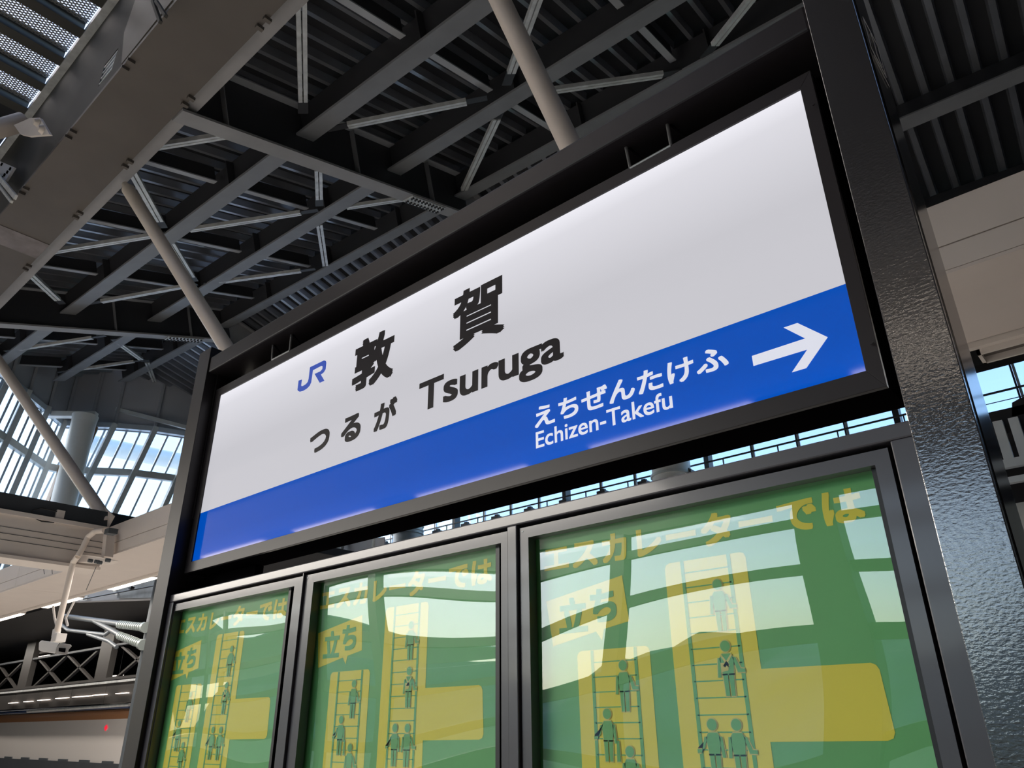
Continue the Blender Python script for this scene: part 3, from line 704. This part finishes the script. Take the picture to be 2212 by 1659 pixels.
# ---- right edge: dark beam, frames and grey panel below the far window
t = thing('bracket_frame', (0, 12, 2.5), 'grey steel frame and dark beam below the far window at the right edge', 'frame')
Yd = 12.0
MB().box(-1.5, 3, Yd, Yd + .3, .310 * Yd, .340 * Yd).build('dark_beam', 'darkest', t)
MB().box(-1.4, 3, Yd - .1, Yd, .268 * Yd, .278 * Yd).build('rail', 'steel', t)
MB().box(-1.4, 3, Yd - .1, Yd, .250 * Yd, .257 * Yd).build('rail', 'steel', t)
for px in (2166, 2202):
    p = at_y(px, 940, Yd - .05); MB().box(p.x - .07, p.x + .05, Yd - .1, Yd, .278 * Yd, .325 * Yd).build('post', 'steel', t)
MB().slab([at_y(2186, 870, Yd), at_y(2186, 900, Yd), at_y(2230, 890, Yd), at_y(2230, 850, Yd), at_y(2200, 862, Yd)], (0, .1, 0)).build('bracket', 'darkest', t)
t = thing('grey_screen', (0, 11.5, -2), 'mottled grey screen panels at the lower right edge', 'screen')
for k in range(3):
    MB().box(-1.6, 3, 11.4, 11.45, -2.0 + k * 1.55, -2.0 + k * 1.55 + 1.5).build('panel', mat('mottled_panel', (.16, .18, .18), .3, noise=.5, nscale=1.2), t)
t = thing('overhead_beam', (0, 14, 5.5), 'dark ribbed beam between the beige beam and the far window at the right edge', 'beam')
MB().box(-29.5, 13, 15.9, 16.3, .40 * 16, .432 * 16).build('lower_flange', 'darkest', t)
MB().box(-29.5, 13, 15.5, 15.7, .44 * 15.5, .47 * 15.5).build('upper_flange', 'darkbeam', t)

# ================================================================== THE SIGN STAND
PF = 1.15                                      # front plane of the posts
st = thing('sign_stand', (-1.35, 1.25, -EYE), 'dark brown painted steel stand with two posts and a top bar', 'stand')
RX0, RX1 = -.1953 * PF, -.1228 * PF
LX0, LX1 = -2.276 * PF, -2.198 * PF
TOPZ = 1.105 * PF + .02
def post(x0, x1, zt_):
    m = MB().box(x0, x1, PF, PF + .16, -EYE, zt_)
    return m
post(RX0, RX1, 1.45).build('post', 'post', st, bevel=.0014)
post(LX0, LX1, 1.168 * PF).build('post', 'frame', st, bevel=.0014)
# bright mirror-like trim on the outer side of the right post
MB().box(RX1 - .003, RX1 + .0015, PF + .022, PF + .142, -EYE, 1.45).build('side_trim', 'mirror', st)
# top bar with rounded lower lip
MB().box(LX1, RX0, 1.155, 1.29, 1.068 * 1.155, 1.125 * 1.155).build('top_bar', 'frame', st, bevel=.005)
MB().box(LX1, RX0, 1.245, 1.30, 1.03 * 1.245, 1.075 * 1.245).build('lower_lip', 'black', st)
MB().box(LX1, RX0, 1.33, 1.345, .95, 1.32).build('back_sheet', 'black', st)
# conduit and inner channel on the left post
MB().box(LX1 + .001, LX1 + .012, PF + .04, PF + .12, .565 * 1.2, 1.26).build('channel', 'frame', st)
MB().box(LX1, LX1 + .33, 1.27, 1.30, .36 * 1.2, .402 * 1.2).build('corner_plate', 'black', st)
# triangular warning sticker on the outer side of the right post
tr = MB()
sx = RX1 + .002
def side_pt(px, py):
    return at_x(px, py, sx + .001)
def side_line(mb, a, b, w):
    A, B = side_pt(*a), side_pt(*b); d_ = (B - A).normalized(); s_ = d_.cross(V((1, 0, 0))).normalized() * w
    mb.slab([A - s_, B - s_, B + s_, A + s_], (.0006, 0, 0))
TRI = [(1864, 38), (1882, 104), (1914, 166)], [(1864, 38), (1895, 98), (1914, 166)]
for L in TRI:
    for a_, b_ in zip(L, L[1:]): side_line(tr, a_, b_, .0026)
side_line(tr, (1887, 120), (1921, 188), .0014)
for a_, b_, w_ in (((1880, 72), (1888, 92), .004), ((1888, 92), (1894, 118), .003), ((1892, 112), (1906, 146), .004)): side_line(tr, a_, b_, w_)
tr.build('warning_sticker', 'sticker', st)['label'] = 'pale triangular warning sticker'

# ---- the illuminated sign box
Ys = 1.20
sb = thing('station_sign', (-1.37, 1.25, .373 * 1.3), 'illuminated white and blue station name sign', 'sign')
BX0, BX1, BZ0, BZ1 = -2.098 * Ys, -.2085 * Ys, .4045 * Ys, .9755 * Ys
FX0, FX1, FZ0, FZ1 = -2.068 * Ys, -.2295 * Ys, .4338 * Ys, .9492 * Ys
def bezel(x0, x1, z0, z1, X0_, X1_, Z0_, Z1_, ya, yb_):
    for pts in ([(X0_, Z1_), (X1_, Z1_), (x1, z1), (x0, z1)], [(X0_, Z0_), (x0, z0), (x1, z0), (X1_, Z0_)],
                [(X0_, Z0_), (X0_, Z1_), (x0, z1), (x0, z0)], [(X1_, Z0_), (x1, z0), (x1, z1), (X1_, Z1_)]):
        yield MB().prism(pts, ya, yb_)
for m_ in bezel(FX0, FX1, FZ0, FZ1, BX0, BX1, BZ0, BZ1, Ys - .007, Ys + .004):
    m_.build('bezel_rail', 'frame', sb, bevel=.0006)
MB().box(BX0, BX1, Ys + .004, Ys + .105, BZ0, BZ1).build('box_body', 'black', sb)
# lit face: lamps behind it shine strongest along the edges
def face_material(name, col, band):
    m = bpy.data.materials.new(name); m.use_nodes = True
    t_ = m.node_tree; b = t_.nodes['Principled BSDF']
    b.inputs['Base Color'].default_value = (*[c * .12 for c in col], 1); b.inputs['Roughness'].default_value = .045; b.inputs['Specular IOR Level'].default_value = .5
    tc = t_.nodes.new('ShaderNodeTexCoord'); sp = t_.nodes.new('ShaderNodeSeparateXYZ'); t_.links.new(tc.outputs['Object'], sp.inputs[0])
    g = t_.nodes.new('ShaderNodeValToRGB'); mr = t_.nodes.new('ShaderNodeMapRange')
    mr.inputs['From Min'].default_value = band[0]; mr.inputs['From Max'].default_value = band[1]
    t_.links.new(sp.outputs['Z'], mr.inputs[0]); t_.links.new(mr.outputs[0], g.inputs[0])
    g.color_ramp.elements[0].position = 0; g.color_ramp.elements[0].color = (band[2],) * 3 + (1,)
    g.color_ramp.elements[1].position = 1; g.color_ramp.elements[1].color = (band[4],) * 3 + (1,)
    e = g.color_ramp.elements.new(.45); e.color = (band[3],) * 3 + (1,)
    e = g.color_ramp.elements.new(.88); e.color = ((band[3] + band[4]) / 2,) * 3 + (1,)
    x = t_.nodes.new('ShaderNodeVectorMath'); x.operation = 'MULTIPLY'; x.inputs[1].default_value = col
    t_.links.new(g.outputs[0], x.inputs[0]); t_.links.new(x.outputs[0], b.inputs['Emission Color'])
    b.inputs['Emission Strength'].default_value = 1.0
    return m
zo = .373 * 1.3
BZL = .5743 * Ys
M['face_w'] = face_material('lit_white_face', (.90, .89, .955), (BZL - zo, FZ1 - zo, .60, .60, .92))
M['face_b'] = face_material('lit_blue_face', (.0, .155, 1.0), (FZ0 - zo, BZL - zo, .50, .42, .42))
MB().box(FX0, FX1, Ys - .002, Ys + .003, BZL, FZ1).build('white_face', 'face_w', sb)
MB().box(FX0, FX1, Ys - .002, Ys + .003, FZ0, BZL).build('blue_face', 'face_b', sb)
M['ink'] = mat('sign_ink', (.026, .023, .027), .3, spec=.15)
M['jr'] = emit('logo_blue', (.0, .045, .38), .8)
M['lit'] = emit('lit_lettering', (.86, .88, 1.0), .62)

OFFS = [(1, 1), (1, -1), (-1, 1), (-1, -1), (1, 0), (-1, 0), (0, 1), (0, -1)]
def glyphs(text, box, name, m, parent, y, bold=0., spacing=1., holder=None):
    """text as flat mesh, fitted into box = (x0, z0, x1, z1) in metres"""
    cu = bpy.data.curves.new('text', 'FONT'); cu.body = text; cu.size = 1.; cu.offset = 0.; cu.extrude = .0
    cu.space_character = spacing; cu.resolution_u = 6
    ob = bpy.data.objects.new('text', cu); C.objects.link(ob)
    dg = bpy.context.evaluated_depsgraph_get(); dg.update()
    me = bpy.data.meshes.new_from_object(ob.evaluated_get(dg))
    bpy.data.objects.remove(ob); bpy.data.curves.remove(cu)
    xs = [v.co.x for v in me.vertices]; ys = [v.co.y for v in me.vertices]
    x0, x1, y0, y1 = min(xs) - bold, max(xs) + bold, min(ys) - bold, max(ys) + bold
    X0_, Z0_, X1_, Z1_ = box
    mb = holder or MB()
    nk = len(OFFS) if bold else 0                      # a bolder weight: the outline laid down again around itself
    for k in range(-1, nk):
        ox, oy = (0, 0) if k < 0 else (bold * OFFS[k][0], bold * OFFS[k][1])
        vs = [V((X0_ + (v.co.x + ox - x0) / (x1 - x0) * (X1_ - X0_), y - (k + 1) * 2e-6, Z0_ + (v.co.y + oy - y0) / (y1 - y0) * (Z1_ - Z0_))) for v in me.vertices]
        mb.add(vs, [tuple(p.vertices) for p in me.polygons])
    bpy.data.meshes.remove(me)
    if holder is None:
        return mb.build(name, m, parent)
def sbox(x0, z0, x1, z1): return (x0 * Ys, z0 * Ys, x1 * Ys, z1 * Ys)
yt = Ys - .0035
glyphs('\u6566', sbox(-1.390, .7485, -1.233, .8890), 'lettering', 'ink', sb, yt, bold=.033)
glyphs('\u8cc0', sbox(-1.037, .7400, -.883, .8860), 'lettering', 'ink', sb, yt, bold=.026)
for ch, b in (('\u3064', (-1.545, .627, -1.462, .683)), ('\u308b', (-1.415, .622, -1.339, .6895)), ('\u304c', (-1.291, .6215, -1.2105, .6925))):
    glyphs(ch, sbox(*b), 'lettering', 'ink', sb, yt, bold=.036)
zg = at_y(1122, 833, Ys).z
glyphs('Tsuruga', (-1.1375 * Ys, zg, -.7355 * Ys, .6985 * Ys), 'lettering', 'ink', sb, yt, bold=.023, spacing=.97)
glyphs('\u3048\u3061\u305c\u3093\u305f\u3051\u3075', sbox(-.809, .5035, -.4195, .5455), 'lettering', 'lit', sb, yt, bold=.025)
glyphs('Echizen-Takefu', sbox(-.8075, .4642, -.5224, .4965), 'lettering', 'lit', sb, yt, bold=.012)
JR = [(248, 1450), (235, 1560), (245, 1575), (262, 1582), (300, 1572), (345, 1545), (380, 1508), (397, 1470), (403, 1430), (418, 1325), (520, 1272), (536, 1280), (532, 1312), (510, 1338), (440, 1370), (500, 1475), (555, 1450), (513, 1377), (548, 1350), (570, 1312), (578, 1235), (572, 1215), (553, 1208), (385, 1290), (368, 1430), (358, 1465), (335, 1492), (300, 1514), (283, 1517), (277, 1505), (287, 1437)]
MB().slab([at_y(600 + x / 5.53, 560 + y / 5.53, yt) for x, y in JR], (0, .0008, 0)).build('logo', 'jr', sb)
ARW = [(1789.3, 729.3), (1723.7, 699.5), (1694.7, 709.4), (1740.4, 730.5), (1626.2, 770.3), (1629, 791), (1743.6, 762.3), (1712.6, 805.7), (1743.6, 795)]
zc = .5010 * Ys
hx = -.2692 * Ys
av = [(hx, zc), (-.3065 * Ys, .5383 * Ys), (-.3275 * Ys, .5383 * Ys), (-.3000 * Ys, .5100 * Ys), (-.3820 * Ys, .5095 * Ys), (-.3820 * Ys, .4927 * Ys), (-.3000 * Ys, .4920 * Ys), (-.3275 * Ys, .4643 * Ys), (-.3065 * Ys, .4643 * Ys)]
MB().prism(av, yt, yt + .0008).build('arrow', 'lit', sb)
# screws on the bezel
for px, py in ((1757, 226), (1883, 741)):
    q = at_y(px, py, Ys - .012); MB().tube(q, q - V((0, .002, 0)), .003, 8).build('screw', 'frame', sb)
# wire handles above the sign box
for pts, lb in ((((1351, 312), (1362, 364), (1450, 315), (1440, 262)), 'right'), (((590, 742), (588, 778), (626, 758), (630, 720)), 'left')):
    h_ = thing('wire_handle', tuple(at_y(*pts[0], 1.2)), 'bent wire handle above the sign, near its %s end' % ('right' if lb == 'right' else 'left'), 'handle', 'wire handles above the sign')
    Q_ = [at_y(*p, 1.195) for p in pts]
    MB().path(Q_, .0042, 8).build('rod', 'wire', h_, smooth=True)
    for q, s_ in ((Q_[0], 1), (Q_[3], 1)):
        MB().tube(q + V((0, .01, .004)), q + V((0, -.004, .004)), .010, 12).build('boss', 'frame', h_, smooth=True)
        MB().path([q, q + V((.05, .05, -.085))], .003, 6).build('stay', 'black', h_)

# ================================================================== POSTER CASE
cs = thing('poster_case', (-1.35, 1.25, -.8), 'dark grey metal poster case with three framed doors under the sign', 'case')
Yc1, Yd1, Yp = 1.165, 1.172, 1.20             # case front, door front, poster sheet
k1 = Yc1
CX0, CX1 = -2.1535 * k1, -.1995 * k1
CZ1 = .3545 * k1
CZ0 = -.62
d_in = [(-2.139, -1.5475), (-1.4685, -.8985), (-.8305, -.2475)]            # visible poster edges (unit), left and right
doors = [(-2.176, -1.5085), (-1.502, -.8795), (-.8520, -.2265)]
doors_m = [(a * Yd1, b * Yd1) for a, b in doors]
doors_m[0] = (LX1 + .035, doors_m[0][1])
DZ1 = .3245 * Yd1
# outer frame: top rail, mullions, sides
MB().box(LX1, RX0 + .004, Yc1, Yc1 + .13, DZ1 + .007, CZ1).build('top_rail', 'case', cs, bevel=.003)
MB().box(LX1, doors_m[0][0] - .004, Yc1, Yc1 + .13, CZ0, DZ1 + .007).build('side_rail', 'case', cs, bevel=.002)
MB().box(doors_m[2][1] + .007, RX0 + .004, Yc1, Yc1 + .13, CZ0, DZ1 + .007).build('side_rail', 'case', cs, bevel=.002)
for i in (0, 1):
    MB().box(doors_m[i][1] + .003, doors_m[i + 1][0] - .003, Yc1, Yc1 + .13, CZ0, DZ1 + .007).build('mullion', 'case', cs, bevel=.002)
MB().box(LX1 + .01, RX0, Yp + .004, Yp + .09, CZ0, DZ1).build('back_board', 'black', cs)
MB().box(LX1, RX0 + .004, Yc1, Yc1 + .13, CZ0 - .06, CZ0).build('bottom_rail', 'case', cs)
wob = [(3.1, .9, 1.7, 0.0), (2.4, 1.6, .4, 2.0), (1.5, 2.3, .9, 4.0)]
for i, ((a, b), (dx0, dx1)) in enumerate(zip(d_in, doors_m)):
    gx0, gx1 = a * Yp + .0, b * Yp
    gz1 = .3045 * Yp
    y0, y1 = Yd1, Yd1 + .012
    dr = bpy.data.objects.new('door', None); C.objects.link(dr); dr.parent = cs; dr['org'] = list(cs.location)
    # rails of the door with a mitred inner lip
    ix0, ix1, iz1, iz0 = gx0 * Yd1 / Yp - .002, gx1 * Yd1 / Yp + .002, gz1 * Yd1 / Yp + .001, CZ0 + .05
    for pts in ([(dx0, DZ1), (dx1, DZ1), (ix1, iz1), (ix0, iz1)], [(dx0, CZ0 + .005), (ix0, iz0), (ix1, iz0), (dx1, CZ0 + .005)],
                [(dx0, CZ0 + .005), (dx0, DZ1), (ix0, iz1), (ix0, iz0)], [(dx1, CZ0 + .005), (ix1, iz0), (ix1, iz1), (dx1, DZ1)]):
        MB().prism(pts, y0, y1 + .012).build('door_rail', 'case', dr)
    # black gasket inside the opening
    g = .006
    for bx_ in ((gx0 - .01, gx0 + .002, iz0, gz1), (gx1 - .001, gx1 + .01, iz0, gz1), (gx0 - .01, gx1 + .01, gz1 - .002, gz1 + .008)):
        MB().box(bx_[0], bx_[1], Yp - .014, Yp + .003, bx_[2], bx_[3]).build('gasket', 'gasket', dr)
    MB().tube((dx0 + .008, Yd1 + .001, DZ1 - .008), (dx0 + .008, Yd1 - .001, DZ1 - .008), .0018, 8).build('rivet', 'steel', dr)
    # flexed clear cover
    nx_, nz_ = 46, 64
    zlo, zhi = iz0 - .01, gz1 + .004
    f1, f2, f3, ph = wob[i]
    def wav(u, w):
        s_ = [.0030, .0038, .0042][i]
        return s_ * (math.sin(f1 * u * 2.2 + 2.1 * w + ph) * .55 + math.sin(f2 * 4.1 * w + 2.3 * u + ph * 1.7) * .42 + .30 * math.sin(f3 * 5.2 * u * (.6 + .5 * w) + ph) + .22 * math.sin(9.5 * w - 3.4 * u + ph))
    vs, fs = [], []
    for jz in range(nz_ + 1):
        for jx in range(nx_ + 1):
            u, w = jx / nx_, jz / nz_
            vs.append((gx0 - .004 + (gx1 - gx0 + .008) * u, Yp - .008 + wav(u, w), zlo + (zhi - zlo) * w))
    for jz in range(nz_):
        for jx in range(nx_):
            q = jz * (nx_ + 1) + jx; fs.append((q, q + 1, q + nx_ + 2, q + nx_ + 1))
    o = MB().add(vs, fs).build('clear_cover', 'acrylic', dr, smooth=True)
# corner infill of the case, right outer edge (weld line)
MB().box(RX0 + .004, RX0 + .010, Yc1 - .004, Yc1 + .02, CZ0, CZ1 - .01).build('weld_bead', 'post', cs)

# ================================================================== POSTERS
Q3 = d_in[2]
def poster(i):
    a, b = d_in[i]
    lb = ['green and yellow escalator poster, leftmost of the three in the case', 'green and yellow escalator poster in the middle door of the case', 'green and yellow escalator poster in the right door, the largest in view'][i]
    t = thing('poster', ((a + b) / 2 * Yp, Yp, CZ0 + .02), lb, 'poster', 'escalator posters in the case')
    sc_ = (b - a) / (Q3[1] - Q3[0])
    X = lambda u: (a + (u - Q3[0]) * sc_) * Yp
    Z = lambda z: z * Yp
    ys = Yp + .0025
    MB().box(a * Yp - .008, b * Yp + .008, ys, ys + .001, CZ0 + .03, .3045 * Yp + .006).build('sheet', 'green', t)
    L1, L2, L3, L4 = ys - .0005, ys - .0010, ys - .0015, ys - .0020
    def poly(pts, y, mb=None):
        n = len(pts); return (mb or MB()).add([(X(u), y, Z(z)) for u, z in pts], [tuple(range(n))])
    def rrect(x0, z0, x1, z1, r, corners='abcd'):
        out = []
        for (cx, cz, sx_, sz, nm) in ((x0, z0, 1, 1, 'a'), (x1, z0, -1, 1, 'b'), (x1, z1, -1, -1, 'c'), (x0, z1, 1, -1, 'd')):
            if nm not in corners: out.append((cx, cz)); continue
            c_ = (cx + sx_ * r, cz + sz * r)
            base = {'a': 180, 'b': 270, 'c': 0, 'd': 90}[nm]
            out += [(c_[0] + r * math.cos(math.radians(base + 15 * k)), c_[1] + r * math.sin(math.radians(base + 15 * k))) for k in range(7)]
        return out
    zb_ = -.47
    # headline
    glyphs('\u30a8\u30b9\u30ab\u30ec\u30fc\u30bf\u30fc\u3067\u306f', (X(-.799), Z(.2375), X(-.2700), Z(.2850)), 'headline', 'yellow', t, L1, bold=.036, spacing=1.04)
    # speech box with its two characters
    poly([(-.7966, .1918), (-.6441, .2157), (-.6368, .1462), (-.6840, .1385), (-.6885, .1225), (-.6990, .1360), (-.7849, .1199)], L1).build('speech_box', 'yellow', t)
    glyphs('\u7acb', (X(-.771), Z(.1375), X(-.714), Z(.1925)), 'speech_text', 'green', t, L2, bold=.040)
    glyphs('\u3061', (X(-.7075), Z(.1490), X(-.6580), Z(.2000)), 'speech_text', 'green', t, L2, bold=.040)
    # tall escalator and its side arm, short escalator
    tall = [(-.5675, zb_)] + [(-.4400, zb_), (-.4400, -.0185)] + [(-.2985, -.0170), (-.2915, -.0145), (-.2885, -.0085), (-.2915, .0600), (-.2945, .0655), (-.3000, .0680), (-.4385, .0682), (-.4385, .2150), (-.4410, .2205), (-.4465, .2225), (-.5590, .2225), (-.5650, .2200), (-.5675, .2140)]
    poly(tall, L1).build('tall_escalator', 'yellow', t)
    poly(rrect(-.7372, zb_, -.6053, .1090, .009, 'cd'), L1).build('short_escalator', 'yellow', t)
    st_ = MB()
    for (x0, x1, top, off) in ((-.5380, -.4640, .2225, .006), (-.7085, -.6300, .1085, .004)):
        for xe in (x0, x1):
            poly([(xe - .0028, zb_), (xe + .0028, zb_), (xe + .0028, top), (xe - .0028, top)], L2, st_)
        z = top - .0185
        while z > zb_:
            poly([(x0, z), (x1, z), (x1, z + .0016), (x0, z + .0016)], L2, st_); z -= .0212
    st_.build('escalator_lines', 'green', t)
    # standing figures
    def figure(cx, top, h, arm=1, bag=0, sling=0):
        s = h / .073
        def draw(y, g, mname, nm):
            mb = MB()
            hc, hr = top - .0088 * s, .0072 * s + g
            poly([(cx + hr * math.cos(math.radians(20 * k)), hc + hr * 1.0 * math.sin(math.radians(20 * k))) for k in range(18)], y, mb)
            sh, w = top - .0185 * s, .0105 * s
            poly([(cx - w - g, sh - .006 * s), (cx - w * .6, sh + g), (cx + w * .6, sh + g), (cx + w + g, sh - .006 * s), (cx + w * .72 + g, top - .046 * s), (cx - w * .72 - g, top - .046 * s)], y, mb)
            for sx_ in (-1, 1):
                poly([(cx + sx_ * (.0009 * s) - (g if sx_ < 0 else 0) * 0, top - .044 * s), (cx + sx_ * (.0078 * s + g), top - .044 * s), (cx + sx_ * (.0066 * s + g), top - .072 * s - g), (cx + sx_ * (.0012 * s - g * .3), top - .072 * s - g)], y, mb)
            a0 = (cx + arm * w, sh - .005 * s); a1 = (cx + arm * (w + .006 * s), sh - .022 * s); a2 = (cx + arm * (w + .0145 * s), sh - .0225 * s)
            th_ = .0022 * s + g
            poly([(a0[0] - th_, a0[1]), (a0[0] + th_, a0[1]), (a1[0] + th_, a1[1] + th_), (a2[0], a2[1] + th_), (a2[0], a2[1] - th_), (a1[0] - th_, a1[1] - th_)], y, mb)
            b0 = (cx - arm * w * 1.02, sh - .005 * s); b1 = (cx - arm * (w + .0026 * s), sh - .030 * s)
            poly([(b0[0] - th_, b0[1]), (b0[0] + th_, b0[1]), (b1[0] + th_, b1[1]), (b1[0] - th_, b1[1])], y, mb)
            if bag:
                poly([(cx + .0135 * s - g, top - .072 * s - g), (cx + .0195 * s + g, top - .072 * s - g), (cx + .0185 * s + g, top - .045 * s), (cx + .0145 * s - g, top - .045 * s)], y, mb)
            mb.build(nm, mname, t)
        draw(L3, .0013, 'outline', 'figure_outline'); draw(L4, 0, 'green', 'figure')
        if sling:
            mb = MB(); y = L4 - .0004
            poly([(cx - .009 * s, sh_(top, s) - .002 * s), (cx - .0075 * s, sh_(top, s)), (cx + .004 * s, top - .034 * s), (cx + .001 * s, top - .036 * s)], y, mb)
            poly([(cx + .009 * s, sh_(top, s) - .002 * s), (cx + .0075 * s, sh_(top, s)), (cx - .006 * s, top - .034 * s), (cx - .003 * s, top - .036 * s)], y, mb)
            poly([(cx - .0095 * s, top - .030 * s), (cx + .003 * s, top - .030 * s), (cx + .001 * s, top - .040 * s), (cx - .0095 * s, top - .042 * s)], y, mb)
            mb.build('arm_sling', 'outline', t)
    sh_ = lambda top, s: top - .0185 * s
    figure(-.4857, .1914, .073)
    figure(-.4852, .1085, .073, sling=1)
    figure(-.6530, .0928, .073)
    figure(-.6865, .0270, .073, arm=-1, bag=1)
    figure(-.5180, .0110, .073, arm=-1)
    figure(-.4830, .0105, .073)
    figure(-.6510, -.0230, .073)
    figure(-.6850, -.1050, .073, arm=-1)
    figure(-.4900, -.1050, .073)
    return t
for i in range(3): poster(i)

# ================================================================== STATION LAMPS AND ADDED FILL LIGHTS
def lamp(name, loc, sx, sy, e, col=(1, .93, .84)):
    l = bpy.data.lights.new(name, 'AREA'); l.shape = 'RECTANGLE'; l.size = sx; l.size_y = sy; l.energy = e; l.color = col
    o = bpy.data.objects.new(name, l); C.objects.link(o); o.location = V(loc) + V((0, 0, EYE)); return o

for nm, y, z, e in (('platform_lamps', 7.6, 3.12, 1000), ('rear_fill', -10.2, 4.6, 3900)):  # the rear one is an added fill that brightens the posters
    lamp(nm, (-15 if y > 0 else -18, y, z), 28 if y > 0 else 21, .18 if y > 0 else 3.0, e)
lamp('far_fill', (-27, 11.6, 3.85), 40, .2, 1100)  # added fill, bounced off the track bed to lift the left roof
